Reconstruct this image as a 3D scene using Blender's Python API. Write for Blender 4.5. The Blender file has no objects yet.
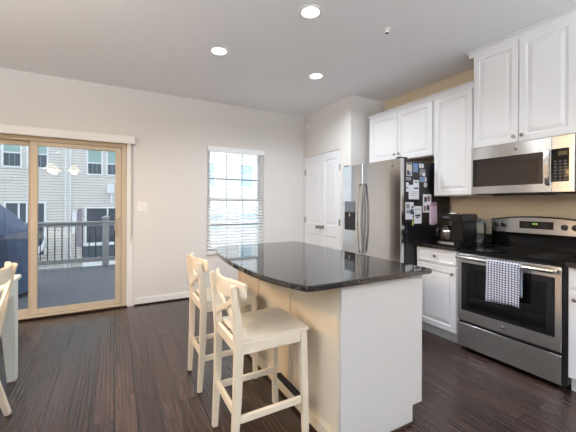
import bpy, bmesh, math, random
from mathutils import Vector, Matrix
random.seed(7)
C = bpy.context.scene.collection
sc = bpy.context.scene

# ---------------------------------------------------------------- camera
CAM_D, CAM_H = 4.450, 1.295
cd = bpy.data.cameras.new('camera'); cam = bpy.data.objects.new('camera', cd); C.objects.link(cam)
cd.sensor_width = 36; cd.lens = 314.83 / 576 * 36
cd.shift_y = -(216 - 204.35) / 576
cd.clip_start = 0.02; cd.clip_end = 200
a = 0.502
cam.matrix_world = Matrix.Translation((0, -CAM_D, CAM_H)) @ Matrix.Rotation(-a, 4, 'Z') @ Matrix.Rotation(math.pi / 2, 4, 'X') @ Matrix.Rotation(0.0039, 4, 'Z')
sc.camera = cam

# ---------------------------------------------------------------- world, lights, exposure
w = bpy.data.worlds.new('overcast_sky'); sc.world = w; w.use_nodes = True
bg = w.node_tree.nodes['Background']; bg.inputs[0].default_value = (0.76, 0.88, 1.0, 1); bg.inputs[1].default_value = 4.0
sc.view_settings.view_transform = 'Standard'; sc.view_settings.look = 'None'
sc.view_settings.gamma = 1; sc.view_settings.exposure = 0.0; sc.view_settings.use_curve_mapping = False
sc.cycles.use_denoising = True; sc.cycles.max_bounces = 10; sc.cycles.diffuse_bounces = 5
sc.cycles.glossy_bounces = 5; sc.cycles.transparent_max_bounces = 16; sc.cycles.sample_clamp_indirect = 6
DOWN_W, DOWN_FILL_W, SHADE_W, UPLIGHT_FILL_W = 13.5, 1.5, 26.0, 192.0
DOWN_COL = (0.84, 0.92, 1.0); WARM_COL = (1.0, 0.62, 0.28)

# ---------------------------------------------------------------- materials
def lin(c):
    return tuple(((v / 255) / 12.92 if v / 255 <= 0.04045 else ((v / 255 + 0.055) / 1.055) ** 2.4) for v in c)
def mat(name, rgb, rough=0.5, metal=0.0, noise=0.0, nscale=8.0, bump=0.0, bscale=60.0, ior=1.5, coat=0.0, stretch=None, emit=None, estr=0.0, trans=0.0, aniso=0.0):
    m = bpy.data.materials.new(name); m.use_nodes = True; nt = m.node_tree; N = nt.nodes; L = nt.links
    b = N['Principled BSDF']; c = lin(rgb) + (1,)
    b.inputs['Base Color'].default_value = c; b.inputs['Roughness'].default_value = rough
    b.inputs['Metallic'].default_value = metal; b.inputs['IOR'].default_value = ior
    b.inputs['Coat Weight'].default_value = coat; b.inputs['Coat Roughness'].default_value = 0.08
    b.inputs['Transmission Weight'].default_value = trans
    tc = N.new('ShaderNodeTexCoord'); mp = N.new('ShaderNodeMapping'); L.new(tc.outputs['Object'], mp.inputs[0])
    if stretch: mp.inputs['Scale'].default_value = stretch
    if noise >= 0:
        n = N.new('ShaderNodeTexNoise'); n.inputs['Scale'].default_value = nscale; n.inputs['Detail'].default_value = 4
        L.new(mp.outputs[0], n.inputs['Vector'])
        r = N.new('ShaderNodeMapRange'); r.inputs['To Min'].default_value = 1 - max(noise, 0.01); r.inputs['To Max'].default_value = 1 + max(noise, 0.01)
        L.new(n.outputs['Fac'], r.inputs['Value'])
        mx = N.new('ShaderNodeVectorMath'); mx.operation = 'SCALE'; mx.inputs[0].default_value = c[:3]
        L.new(r.outputs[0], mx.inputs['Scale']); L.new(mx.outputs[0], b.inputs['Base Color'])
    if bump > 0:
        n2 = N.new('ShaderNodeTexNoise'); n2.inputs['Scale'].default_value = bscale; n2.inputs['Detail'].default_value = 3
        L.new(mp.outputs[0], n2.inputs['Vector'])
        bp = N.new('ShaderNodeBump'); bp.inputs['Strength'].default_value = bump; bp.inputs['Distance'].default_value = 0.01
        L.new(n2.outputs['Fac'], bp.inputs['Height']); L.new(bp.outputs[0], b.inputs['Normal'])
    if emit:
        b.inputs['Emission Color'].default_value = emit + (1,); b.inputs['Emission Strength'].default_value = estr
    if aniso:
        b.inputs['Anisotropic'].default_value = aniso
        cx = N.new('ShaderNodeCombineXYZ'); cx.inputs[2].default_value = 1.0; L.new(cx.outputs[0], b.inputs['Tangent'])
    return m

M = {}
M['wall'] = mat('wall_paint', (223, 220, 216), 0.85, noise=0.015, nscale=2, bump=0.05, bscale=220)
M['wall_shaded'] = mat('wall_paint_shade_tint', (214, 196, 168), 0.8, noise=0.015, nscale=2, bump=0.05, bscale=220)  # same paint as the other walls, with its shade put into a tanner colour
M['ceiling'] = mat('ceiling_paint', (240, 240, 242), 0.9, noise=0.01, nscale=2)
M['trim'] = mat('white_trim_paint', (236, 235, 232), 0.4, noise=0.01)
M['door_white'] = mat('white_door_paint', (234, 236, 240), 0.4, noise=0.01)
M['cab'] = mat('white_cabinet_paint', (230, 230, 231), 0.33, noise=0.012, nscale=5)
M['cab_panel'] = mat('island_panel_white', (206, 204, 202), 0.3, noise=0.012, nscale=4)
M['island_side'] = mat('island_side_warm_lit', (226, 213, 190), 0.5, noise=0.02, nscale=4)  # warm chandelier light put into the colour of the white island side
M['beige'] = mat('beige_vinyl', (194, 179, 156), 0.5, noise=0.02)
M['beige_dark'] = mat('beige_vinyl_shaded_side', (176, 152, 116), 0.55, noise=0.02)
M['steel'] = mat('brushed_stainless_steel', (206, 204, 202), 0.27, 1.0, noise=0.03, nscale=3, aniso=0.9)
M['steel_fridge'] = mat('fridge_stainless_steel', (208, 209, 211), 0.15, 1.0, noise=0.02, nscale=3, bump=0.012, bscale=5, aniso=0.5)
M['steel_dark'] = mat('dark_stainless_steel', (140, 138, 136), 0.32, 1.0, noise=0.03, aniso=0.6)
M['chrome'] = mat('polished_steel', (225, 222, 218), 0.12, 1.0, noise=0.01)
M['nickel'] = mat('satin_nickel', (150, 146, 140), 0.3, 1.0, noise=0.02)
M['black'] = mat('black_appliance_enamel', (22, 21, 25), 0.35, noise=0.05, bump=0.08, bscale=500)
M['black_glass'] = mat('black_ceramic_glass', (8, 8, 9), 0.06, noise=0.02)
M['cavity'] = mat('matte_dark_recess', (38, 34, 34), 0.75)
M['ring'] = mat('burner_ring_print', (46, 46, 48), 0.2)
M['oven_glass'] = mat('dark_oven_glass', (30, 29, 32), 0.10, noise=0.05)
M['mw_glass'] = mat('microwave_glass', (52, 44, 38), 0.14, noise=0.05)
M['black_plastic'] = mat('black_plastic', (18, 18, 19), 0.3, noise=0.04)
M['grey_plastic'] = mat('grey_plastic', (110, 115, 122), 0.35, noise=0.04)
M['white_wood'] = mat('white_stained_wood', (226, 214, 193), 0.38, noise=0.05, nscale=5, stretch=(6, 6, 1))
M['table_white'] = mat('table_white_paint', (226, 230, 224), 0.4, noise=0.02)
M['plate_white'] = mat('switch_plate_white', (240, 240, 236), 0.4, noise=0.01)
M['felt'] = mat('dark_felt_pad', (50, 34, 26), 0.9, noise=0.05)
M['cord'] = mat('cord_grey', (150, 140, 132), 0.7, noise=0.03)
M['blind'] = mat('white_blind_slats', (244, 246, 248), 0.45, noise=0.01)
M['deck'] = mat('grey_composite_decking', (112, 113, 120), 0.6, noise=0.10, nscale=3, stretch=(1, 12, 1))
M['rail'] = mat('grey_railing', (164, 162, 160), 0.6, noise=0.05)
M['baluster'] = mat('black_metal_baluster', (30, 30, 32), 0.4, noise=0.03)
M['cover'] = mat('navy_vinyl_cover', (70, 90, 124), 0.42, noise=0.12, nscale=3, bump=0.5, bscale=7)
M['ext_white'] = mat('white_exterior_trim', (235, 235, 234), 0.5, noise=0.02)
M['ext_glass_dark'] = mat('dark_window_screen', (62, 72, 84), 0.25, noise=0.15, nscale=2)
M['ext_glass_light'] = mat('pale_upper_pane', (150, 176, 168), 0.15, noise=0.10, nscale=2)
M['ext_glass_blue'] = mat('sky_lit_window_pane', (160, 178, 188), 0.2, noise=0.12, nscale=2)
M['shutter'] = mat('grey_mauve_shutter', (150, 140, 146), 0.6, noise=0.05)
M['ground'] = mat('asphalt_ground', (96, 96, 98), 0.9, noise=0.1)
M['carafe'] = mat('smoky_carafe_glass', (60, 52, 46), 0.08, noise=0.02)
M['bronze'] = mat('dark_bronze', (60, 46, 36), 0.4, 0.9, noise=0.05)
M['lamp_on'] = mat('lit_downlight_lens', (255, 255, 255), 0.5, emit=(0.93, 0.97, 1.0), estr=14)
M['shade_on'] = mat('lit_frosted_shade', (255, 235, 200), 0.5, emit=(1.0, 0.80, 0.50), estr=5)
M['clock'] = mat('green_clock_digits', (120, 190, 90), 0.5, emit=(0.5, 0.9, 0.25), estr=1.2)
M['icon'] = mat('pale_key_legends', (104, 106, 114), 0.5)
M['amber'] = mat('amber_display', (46, 38, 18), 0.3, emit=(0.6, 0.42, 0.1), estr=0.04)
M['paper'] = mat('white_paper', (232, 234, 240), 0.7, noise=0.02)
M['paper_ink'] = mat('dark_print', (60, 62, 74), 0.7, noise=0.1)
M['paper_blue'] = mat('blue_photo_print', (104, 146, 196), 0.4, noise=0.2, nscale=60)
M['paper_peach'] = mat('peach_photo_print', (218, 204, 194), 0.4, noise=0.2, nscale=60)
M['paper_brown'] = mat('brown_photo_print', (150, 120, 112), 0.4, noise=0.3, nscale=60)
M['paper_grey'] = mat('grey_photo_print', (140, 142, 150), 0.4, noise=0.35, nscale=70)
M['pink'] = mat('pink_paper', (216, 192, 210), 0.6, noise=0.08, nscale=40)
M['pink_dark'] = mat('mauve_paper', (176, 140, 165), 0.6, noise=0.08)
M['green_yellow'] = mat('olive_tag', (166, 158, 86), 0.6, noise=0.1)
M['rubber'] = mat('black_rubber', (15, 15, 15), 0.6, noise=0.03)

def floor_mat():
    m = bpy.data.materials.new('dark_hardwood_planks'); m.use_nodes = True; nt = m.node_tree; N = nt.nodes; L = nt.links
    b = N['Principled BSDF']; tc = N.new('ShaderNodeTexCoord'); sp = N.new('ShaderNodeSeparateXYZ'); L.new(tc.outputs['Object'], sp.inputs[0])
    cb = N.new('ShaderNodeCombineXYZ'); L.new(sp.outputs['Y'], cb.inputs['X']); L.new(sp.outputs['X'], cb.inputs['Y'])
    br = N.new('ShaderNodeTexBrick'); L.new(cb.outputs[0], br.inputs['Vector'])
    br.offset = 0.37; br.offset_frequency = 2; br.squash = 1
    br.inputs['Color1'].default_value = lin((68, 50, 44)) + (1,); br.inputs['Color2'].default_value = lin((47, 35, 31)) + (1,)
    br.inputs['Mortar'].default_value = lin((18, 12, 11)) + (1,); br.inputs['Scale'].default_value = 1
    br.inputs['Mortar Size'].default_value = 0.0042; br.inputs['Mortar Smooth'].default_value = 0.2
    br.inputs['Brick Width'].default_value = 1.15; br.inputs['Row Height'].default_value = 0.125
    mp = N.new('ShaderNodeMapping'); mp.inputs['Scale'].default_value = (22, 1.6, 1); L.new(tc.outputs['Object'], mp.inputs[0])
    n = N.new('ShaderNodeTexNoise'); n.inputs['Scale'].default_value = 1.6; n.inputs['Detail'].default_value = 6; n.inputs['Distortion'].default_value = 0.6
    L.new(mp.outputs[0], n.inputs['Vector'])
    r = N.new('ShaderNodeMapRange'); r.inputs['From Min'].default_value = 0.25; r.inputs['From Max'].default_value = 0.75
    r.inputs['To Min'].default_value = 0.66; r.inputs['To Max'].default_value = 1.34; L.new(n.outputs['Fac'], r.inputs['Value'])
    sc_ = N.new('ShaderNodeVectorMath'); sc_.operation = 'SCALE'; L.new(br.outputs['Color'], sc_.inputs[0]); L.new(r.outputs[0], sc_.inputs['Scale'])
    L.new(sc_.outputs[0], b.inputs['Base Color'])
    # scraped surface: streaks along each board, with a broad cupping across it
    mp2 = N.new('ShaderNodeMapping'); mp2.inputs['Scale'].default_value = (62, 2.2, 1); L.new(tc.outputs['Object'], mp2.inputs[0])
    n2 = N.new('ShaderNodeTexNoise'); n2.inputs['Scale'].default_value = 1.0; n2.inputs['Detail'].default_value = 3; L.new(mp2.outputs[0], n2.inputs['Vector'])
    wv = N.new('ShaderNodeTexWave'); wv.wave_type = 'BANDS'; wv.bands_direction = 'X'; wv.inputs['Scale'].default_value = 12; wv.inputs['Distortion'].default_value = 5; wv.inputs['Detail'].default_value = 1; wv.inputs['Detail Scale'].default_value = 0.6
    mp3 = N.new('ShaderNodeMapping'); mp3.inputs['Scale'].default_value = (1, .08, 1); L.new(tc.outputs['Object'], mp3.inputs[0]); L.new(mp3.outputs[0], wv.inputs['Vector'])
    wm = N.new('ShaderNodeMath'); wm.operation = 'MULTIPLY_ADD'; wm.inputs[1].default_value = 0.28; L.new(wv.outputs['Fac'], wm.inputs[0]); L.new(n2.outputs['Fac'], wm.inputs[2])
    n2 = wm
    mth = N.new('ShaderNodeMath'); mth.operation = 'MULTIPLY_ADD'; L.new(br.outputs['Fac'], mth.inputs[0]); mth.inputs[1].default_value = -1.5; L.new(n2.outputs[0], mth.inputs[2])
    bp = N.new('ShaderNodeBump'); bp.inputs['Strength'].default_value = 0.8; bp.inputs['Distance'].default_value = 0.006
    L.new(mth.outputs[0], bp.inputs['Height']); L.new(bp.outputs[0], b.inputs['Normal'])
    rr = N.new('ShaderNodeMapRange'); rr.inputs['To Min'].default_value = 0.16; rr.inputs['To Max'].default_value = 0.30; L.new(n.outputs['Fac'], rr.inputs['Value'])
    L.new(rr.outputs[0], b.inputs['Roughness']); b.inputs['IOR'].default_value = 1.5; b.inputs['Coat Weight'].default_value = 0.12; b.inputs['Coat Roughness'].default_value = 0.10; L.new(bp.outputs[0], b.inputs['Coat Normal'])
    return m
M['floor'] = floor_mat()

def granite(name, base, spot, rough):
    m = bpy.data.materials.new(name); m.use_nodes = True; nt = m.node_tree; N = nt.nodes; L = nt.links
    b = N['Principled BSDF']; tc = N.new('ShaderNodeTexCoord')
    v = N.new('ShaderNodeTexVoronoi'); v.inputs['Scale'].default_value = 190; L.new(tc.outputs['Object'], v.inputs['Vector'])
    n = N.new('ShaderNodeTexNoise'); n.inputs['Scale'].default_value = 70; n.inputs['Detail'].default_value = 5; L.new(tc.outputs['Object'], n.inputs['Vector'])
    cr = N.new('ShaderNodeValToRGB'); L.new(n.outputs['Fac'], cr.inputs[0])
    cr.color_ramp.elements[0].position = 0.45; cr.color_ramp.elements[0].color = lin(base) + (1,)
    cr.color_ramp.elements[1].position = 0.75; cr.color_ramp.elements[1].color = lin(spot) + (1,)
    cr2 = N.new('ShaderNodeValToRGB'); L.new(v.outputs['Color'], cr2.inputs[0])
    cr2.color_ramp.elements[0].position = 0.80; cr2.color_ramp.elements[0].color = (0, 0, 0, 1)
    cr2.color_ramp.elements[1].position = 0.95; cr2.color_ramp.elements[1].color = lin((110, 104, 98)) + (1,)
    ad = N.new('ShaderNodeVectorMath'); ad.operation = 'ADD'; L.new(cr.outputs[0], ad.inputs[0]); L.new(cr2.outputs[0], ad.inputs[1])
    L.new(ad.outputs[0], b.inputs['Base Color']); b.inputs['Roughness'].default_value = rough; b.inputs['IOR'].default_value = 1.8
    return m
M['granite'] = granite('black_speckled_granite', (20, 18, 19), (62, 56, 54), 0.05)

def glass_mat(name, tint, ior=1.45, rough=0.0):
    m = bpy.data.materials.new(name); m.use_nodes = True; nt = m.node_tree; N = nt.nodes; L = nt.links
    N.remove(N['Principled BSDF']); out = N['Material Output']
    t = N.new('ShaderNodeBsdfTransparent'); t.inputs[0].default_value = tint + (1,)
    g = N.new('ShaderNodeBsdfGlossy'); g.inputs['Roughness'].default_value = rough; g.inputs['Color'].default_value = (1, 1, 1, 1)
    f = N.new('ShaderNodeFresnel'); f.inputs[0].default_value = ior
    mx = N.new('ShaderNodeMixShader'); L.new(f.outputs[0], mx.inputs[0]); L.new(t.outputs[0], mx.inputs[1]); L.new(g.outputs[0], mx.inputs[2])
    L.new(mx.outputs[0], out.inputs['Surface']); return m
M['glass'] = glass_mat('clear_window_glass', (0.97, 0.985, 0.985))
M['glass_tint'] = glass_mat('dimming_door_glass', (0.64, 0.65, 0.65), 1.5)  # grey tint added to dim the outdoors seen through the door

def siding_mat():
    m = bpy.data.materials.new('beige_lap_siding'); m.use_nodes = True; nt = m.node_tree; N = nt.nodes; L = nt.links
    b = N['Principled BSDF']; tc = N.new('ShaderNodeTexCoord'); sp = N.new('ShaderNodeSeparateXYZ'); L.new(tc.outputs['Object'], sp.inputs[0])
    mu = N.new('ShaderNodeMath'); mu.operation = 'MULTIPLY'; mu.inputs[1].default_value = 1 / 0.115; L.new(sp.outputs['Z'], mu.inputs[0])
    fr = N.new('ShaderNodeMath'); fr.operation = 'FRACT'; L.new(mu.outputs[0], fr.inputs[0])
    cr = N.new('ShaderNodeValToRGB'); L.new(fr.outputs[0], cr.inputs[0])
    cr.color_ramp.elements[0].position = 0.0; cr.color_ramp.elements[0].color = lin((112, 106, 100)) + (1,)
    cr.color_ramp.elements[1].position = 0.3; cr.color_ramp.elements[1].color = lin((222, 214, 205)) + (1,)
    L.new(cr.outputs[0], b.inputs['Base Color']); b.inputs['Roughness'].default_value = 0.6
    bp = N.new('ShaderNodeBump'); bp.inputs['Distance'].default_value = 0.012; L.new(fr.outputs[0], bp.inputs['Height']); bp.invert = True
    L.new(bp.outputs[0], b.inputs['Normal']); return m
M['siding'] = siding_mat()

def towel_mat():
    m = bpy.data.materials.new('blue_check_towel_cloth'); m.use_nodes = True; nt = m.node_tree; N = nt.nodes; L = nt.links
    b = N['Principled BSDF']; tc = N.new('ShaderNodeTexCoord'); sp = N.new('ShaderNodeSeparateXYZ'); L.new(tc.outputs['Object'], sp.inputs[0])
    o = []
    for ax, per in (('Y', 0.021), ('Z', 0.018)):
        mu = N.new('ShaderNodeMath'); mu.operation = 'MULTIPLY'; mu.inputs[1].default_value = 1 / per; L.new(sp.outputs[ax], mu.inputs[0])
        fr = N.new('ShaderNodeMath'); fr.operation = 'FRACT'; L.new(mu.outputs[0], fr.inputs[0])
        gt = N.new('ShaderNodeMath'); gt.operation = 'GREATER_THAN'; gt.inputs[1].default_value = 0.62; L.new(fr.outputs[0], gt.inputs[0]); o.append(gt)
    ad = N.new('ShaderNodeMath'); ad.operation = 'ADD'; L.new(o[0].outputs[0], ad.inputs[0]); L.new(o[1].outputs[0], ad.inputs[1])
    hf = N.new('ShaderNodeMath'); hf.operation = 'MULTIPLY'; hf.inputs[1].default_value = 0.5; L.new(ad.outputs[0], hf.inputs[0])
    cr = N.new('ShaderNodeValToRGB'); L.new(hf.outputs[0], cr.inputs[0])
    cr.color_ramp.elements[0].color = lin((214, 216, 222)) + (1,); cr.color_ramp.elements[1].color = lin((40, 44, 60)) + (1,)
    e = cr.color_ramp.elements.new(0.5); e.color = lin((122, 128, 150)) + (1,)
    L.new(cr.outputs[0], b.inputs['Base Color']); b.inputs['Roughness'].default_value = 0.9; return m
M['towel'] = towel_mat()

# ---------------------------------------------------------------- mesh helpers
def origin(o):
    v = Vector((0, 0, 0))
    while o is not None:
        v += o.location; o = o.parent
    return v

class MB:
    def __init__(s): s.bm = bmesh.new()
    def box(s, x0, x1, y0, y1, z0, z1, bev=0.0, seg=1):
        t = bmesh.new(); bmesh.ops.create_cube(t, size=1)
        for v in t.verts:
            v.co = Vector(((x0 + x1) / 2 + v.co.x * abs(x1 - x0), (y0 + y1) / 2 + v.co.y * abs(y1 - y0), (z0 + z1) / 2 + v.co.z * abs(z1 - z0)))
        if bev > 0: bmesh.ops.bevel(t, geom=t.edges[:], offset=bev, segments=seg, affect='EDGES', clamp_overlap=True)
        s.merge(t); return s
    def merge(s, t, mtx=None):
        if mtx is not None: t.transform(mtx)
        me = bpy.data.meshes.new('t'); t.to_mesh(me); t.free(); s.bm.from_mesh(me); bpy.data.meshes.remove(me)
    def cyl(s, p0, p1, r, r2=None, n=20):
        p0, p1 = Vector(p0), Vector(p1); d = p1 - p0; t = bmesh.new()
        bmesh.ops.create_cone(t, cap_ends=True, segments=n, radius1=r, radius2=r if r2 is None else r2, depth=d.length)
        s.merge(t, Matrix.Translation((p0 + p1) / 2) @ d.to_track_quat('Z', 'Y').to_matrix().to_4x4()); return s
    def sph(s, c, r, sc_=(1, 1, 1), n=14):
        t = bmesh.new(); bmesh.ops.create_uvsphere(t, u_segments=n, v_segments=max(6, n // 2), radius=r)
        s.merge(t, Matrix.Translation(c) @ Matrix.Diagonal(sc_ + (1,))); return s
    def lathe(s, prof, c=(0, 0, 0), axis='Z', n=28):
        t = bmesh.new(); rings = []
        for r, h in prof:
            ring = []
            for k in range(n):
                an = 2 * math.pi * k / n; ring.append(t.verts.new((r * math.cos(an), r * math.sin(an), h)))
            rings.append(ring)
        for i in range(len(rings) - 1):
            for k in range(n): t.faces.new((rings[i][k], rings[i][(k + 1) % n], rings[i + 1][(k + 1) % n], rings[i + 1][k]))
        if prof[0][0] > 1e-5: t.faces.new(rings[0][::-1])
        if prof[-1][0] > 1e-5: t.faces.new(rings[-1])
        bmesh.ops.remove_doubles(t, verts=t.verts, dist=1e-6)
        bmesh.ops.recalc_face_normals(t, faces=t.faces)
        m = Matrix.Translation(c)
        if axis == '-X': m = m @ Matrix.Rotation(-math.pi / 2, 4, 'Y')
        if axis == '-Z': m = m @ Matrix.Rotation(math.pi, 4, 'X')
        s.merge(t, m); return s
    def prism(s, pts, axis, lo, hi, bev=0.0, seg=2):
        """pts: 2-D outline; axis: the extrusion axis. X:(y,z) Y:(x,z) Z:(x,y)"""
        t = bmesh.new(); f = {'X': lambda p, h: (h, p[0], p[1]), 'Y': lambda p, h: (p[0], h, p[1]), 'Z': lambda p, h: (p[0], p[1], h)}[axis]
        A = [t.verts.new(f(p, lo)) for p in pts]; B = [t.verts.new(f(p, hi)) for p in pts]; n = len(pts)
        fa = t.faces.new(A); fb = t.faces.new(B[::-1])
        for i in range(n): t.faces.new((A[i], B[i], B[(i + 1) % n], A[(i + 1) % n]))
        bmesh.ops.recalc_face_normals(t, faces=t.faces)
        if bev > 0:
            e = list({e for fc in (fa, fb) for e in fc.edges}); bmesh.ops.bevel(t, geom=e, offset=bev, segments=seg, affect='EDGES')
        s.merge(t); return s
    def sweep(s, path, side, w_, t_, bev=0.0):
        """rectangle swept on a path; side: fixed direction of the width; w_, t_: number or list"""
        path = [Vector(p) for p in path]; side = Vector(side).normalized(); n = len(path); t = bmesh.new(); R = []
        for i, p in enumerate(path):
            tg = (path[min(i + 1, n - 1)] - path[max(i - 1, 0)]).normalized(); nm = tg.cross(side).normalized()
            ww = w_[i] if isinstance(w_, (list, tuple)) else w_; tt = t_[i] if isinstance(t_, (list, tuple)) else t_
            R.append([t.verts.new(p + side * ww / 2 * sx + nm * tt / 2 * sy) for sx, sy in ((-1, -1), (1, -1), (1, 1), (-1, 1))])
        ed = []
        for i in range(n - 1):
            for k in range(4): t.faces.new((R[i][k], R[i][(k + 1) % 4], R[i + 1][(k + 1) % 4], R[i + 1][k]))
        t.faces.new(R[0][::-1]); t.faces.new(R[-1]); bmesh.ops.recalc_face_normals(t, faces=t.faces)
        if bev > 0:
            L_ = [e for e in t.edges if e.calc_face_angle(0) > 0.6]
            bmesh.ops.bevel(t, geom=L_, offset=bev, segments=2, affect='EDGES', clamp_overlap=True)
        s.merge(t); return s
    def tube(s, path, r, n=10):
        path = [Vector(p) for p in path]; m = len(path); t = bmesh.new(); R = []
        up = Vector((0.12, 0.31, 0.94)).normalized()
        for i, p in enumerate(path):
            tg = (path[min(i + 1, m - 1)] - path[max(i - 1, 0)]).normalized(); sd = tg.cross(up).normalized(); nn = sd.cross(tg)
            R.append([t.verts.new(p + sd * r * math.cos(2 * math.pi * k / n) + nn * r * math.sin(2 * math.pi * k / n)) for k in range(n)])
        for i in range(m - 1):
            for k in range(n): t.faces.new((R[i][k], R[i][(k + 1) % n], R[i + 1][(k + 1) % n], R[i + 1][k]))
        t.faces.new(R[0][::-1]); t.faces.new(R[-1]); bmesh.ops.recalc_face_normals(t, faces=t.faces); s.merge(t); return s
    def loops(s, fn, u0, u1, v0, v1, lps):
        """nested rectangles: fn(u, v, d) -> point, lps: (inset, depth) from the back edge to the centre"""
        t = bmesh.new(); R = []
        for ins, d in lps:
            R.append([t.verts.new(fn(u, v, d)) for u, v in ((u0 + ins, v0 + ins), (u1 - ins, v0 + ins), (u1 - ins, v1 - ins), (u0 + ins, v1 - ins))])
        for i in range(len(R) - 1):
            for k in range(4): t.faces.new((R[i][k], R[i][(k + 1) % 4], R[i + 1][(k + 1) % 4], R[i + 1][k]))
        t.faces.new(R[-1]); t.faces.new(R[0][::-1]); bmesh.ops.recalc_face_normals(t, faces=t.faces); s.merge(t); return s
    def build(s, name, material, parent=None, smooth=False, local=False, label=None):
        if parent is not None and not local:
            v = origin(parent); bmesh.ops.translate(s.bm, verts=s.bm.verts, vec=-v)
        me = bpy.data.meshes.new(name); s.bm.to_mesh(me); s.bm.free(); me.materials.append(M[material])
        if smooth:
            me.polygons.foreach_set('use_smooth', [True] * len(me.polygons)); me.update()
            try: me.set_sharp_from_angle(angle=math.radians(38))
            except Exception: pass
        o = bpy.data.objects.new(name, me); C.objects.link(o)
        if parent is not None: o.parent = parent
        if label: o['label'] = label
        return o

def tag(o, label=None, cat=None, group=None, kind=None):
    if label: o['label'] = label
    if cat: o['category'] = cat
    if group: o['group'] = group
    if kind: o['kind'] = kind
    return o
def thing(name, label, cat, loc=(0, 0, 0), group=None, rz=0.0):
    o = bpy.data.objects.new(name, None); C.objects.link(o); o.location = loc; o.rotation_euler = (0, 0, rz); o.empty_display_size = 0.1
    return tag(o, label, cat, group)
def struct_root(name, loc=(0, 0, 0)):
    o = bpy.data.objects.new(name, None); C.objects.link(o); o.location = loc; return tag(o, kind='structure')
def struct(mb, name, material, smooth=False):
    return tag(mb.build(name, material, None, smooth), kind='structure')
def copy_tree(o, parent=None):
    c = o.copy(); C.objects.link(c); c.parent = parent
    for ch in [q for q in C.objects if q.parent == o]: copy_tree(ch, c)
    return c
def text(body, size, name, material, parent, mtx, ext=0.0005):
    cu = bpy.data.curves.new(name, 'FONT'); cu.body = body; cu.size = size; cu.extrude = ext; cu.align_x = 'CENTER'; cu.align_y = 'CENTER'
    cu.materials.append(M[material]); tmp = bpy.data.objects.new('tmp_text', cu)
    me = bpy.data.meshes.new_from_object(tmp); bpy.data.objects.remove(tmp)
    o = bpy.data.objects.new(name, me); C.objects.link(o); o.parent = parent
    o.matrix_local = Matrix.Translation(-origin(parent)) @ mtx; return o
FACE_MX = Matrix(((0, 0, -1, 0), (-1, 0, 0, 0), (0, 1, 0, 0), (0, 0, 0, 1)))   # text that faces -X, reads along -Y, up Z

# ---------------------------------------------------------------- room shell
H = 2.75
XK, XC, YS = 3.338, 2.735, -1.191
XL, YB = -3.0, -7.5
struct(MB().box(XL - .15, XK + .15, YB - .15, 0.15, -0.12, 0), 'floor', 'floor')
struct(MB().box(XL - .15, XK + .15, YB - .15, 0.15, H, H + 0.15), 'ceiling', 'ceiling')
SX0, SX1, SZ1 = -1.72, 0.125, 2.045        # slider opening
WX0, WX1, WZ0, WZ1 = 1.137, 2.017, 0.60, 2.124   # window opening
mb = MB()
mb.box(XL - .15, SX0, 0, .15, 0, H); mb.box(SX0, SX1, 0, .15, SZ1, H); mb.box(SX1, WX0, 0, .15, 0, H)
mb.box(WX0, WX1, 0, .15, WZ1, H); mb.box(WX0, WX1, 0, .15, 0, WZ0); mb.box(WX1, XK + .15, 0, .15, 0, H)
struct(mb, 'wall_back', 'wall')
DY0, DY1, DZ = -0.030, -0.972, 2.068
mb = MB()
mb.box(XC, XC + .1, DY0, 0, 0, H); mb.box(XC, XC + .1, DY1, DY0, DZ, H); mb.box(XC, XC + .1, YS, DY1, 0, H)
mb.box(XC + .1, XK, YS, YS + .1, 0, H)
struct(mb, 'wall_pantry', 'wall')
struct(MB().box(XK, XK + .15, YB - .15, 0, 0, H), 'wall_kitchen', 'wall_shaded')
struct(MB().box(XL - .15, XL, YB - .15, 0, 0, H), 'wall_left', 'wall')
struct(MB().box(XL, XK, YB - .15, YB, 0, H), 'wall_front', 'wall')

def baseboard(name, pts):
    mb = MB()
    for (x0, x1, y0, y1) in pts:
        mb.box(x0, x1, y0, y1, 0, .085, 0.003)
        cx0, cx1 = (x0, x1); 
        if abs(x1 - x0) > abs(y1 - y0): mb.box(x0, x1, max(y0, y1) - .009, max(y0, y1), .085, .098, 0.003)
        else: mb.box(max(x0, x1) - .009, max(x0, x1), y0, y1, .085, .098, 0.003)
    struct(mb, name, 'trim')
baseboard('baseboard_back', [(0.215, XC - .016, -.015, 0), (XL, SX0 - .08, -.015, 0)])
baseboard('baseboard_pantry', [(XC - .015, XC, YS, DY1 - .005)])
mb = MB(); mb.box(.215, XC - .016, -.030, -.0155, 0, .018, .005); struct(mb, 'trim_1', 'bronze')

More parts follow.
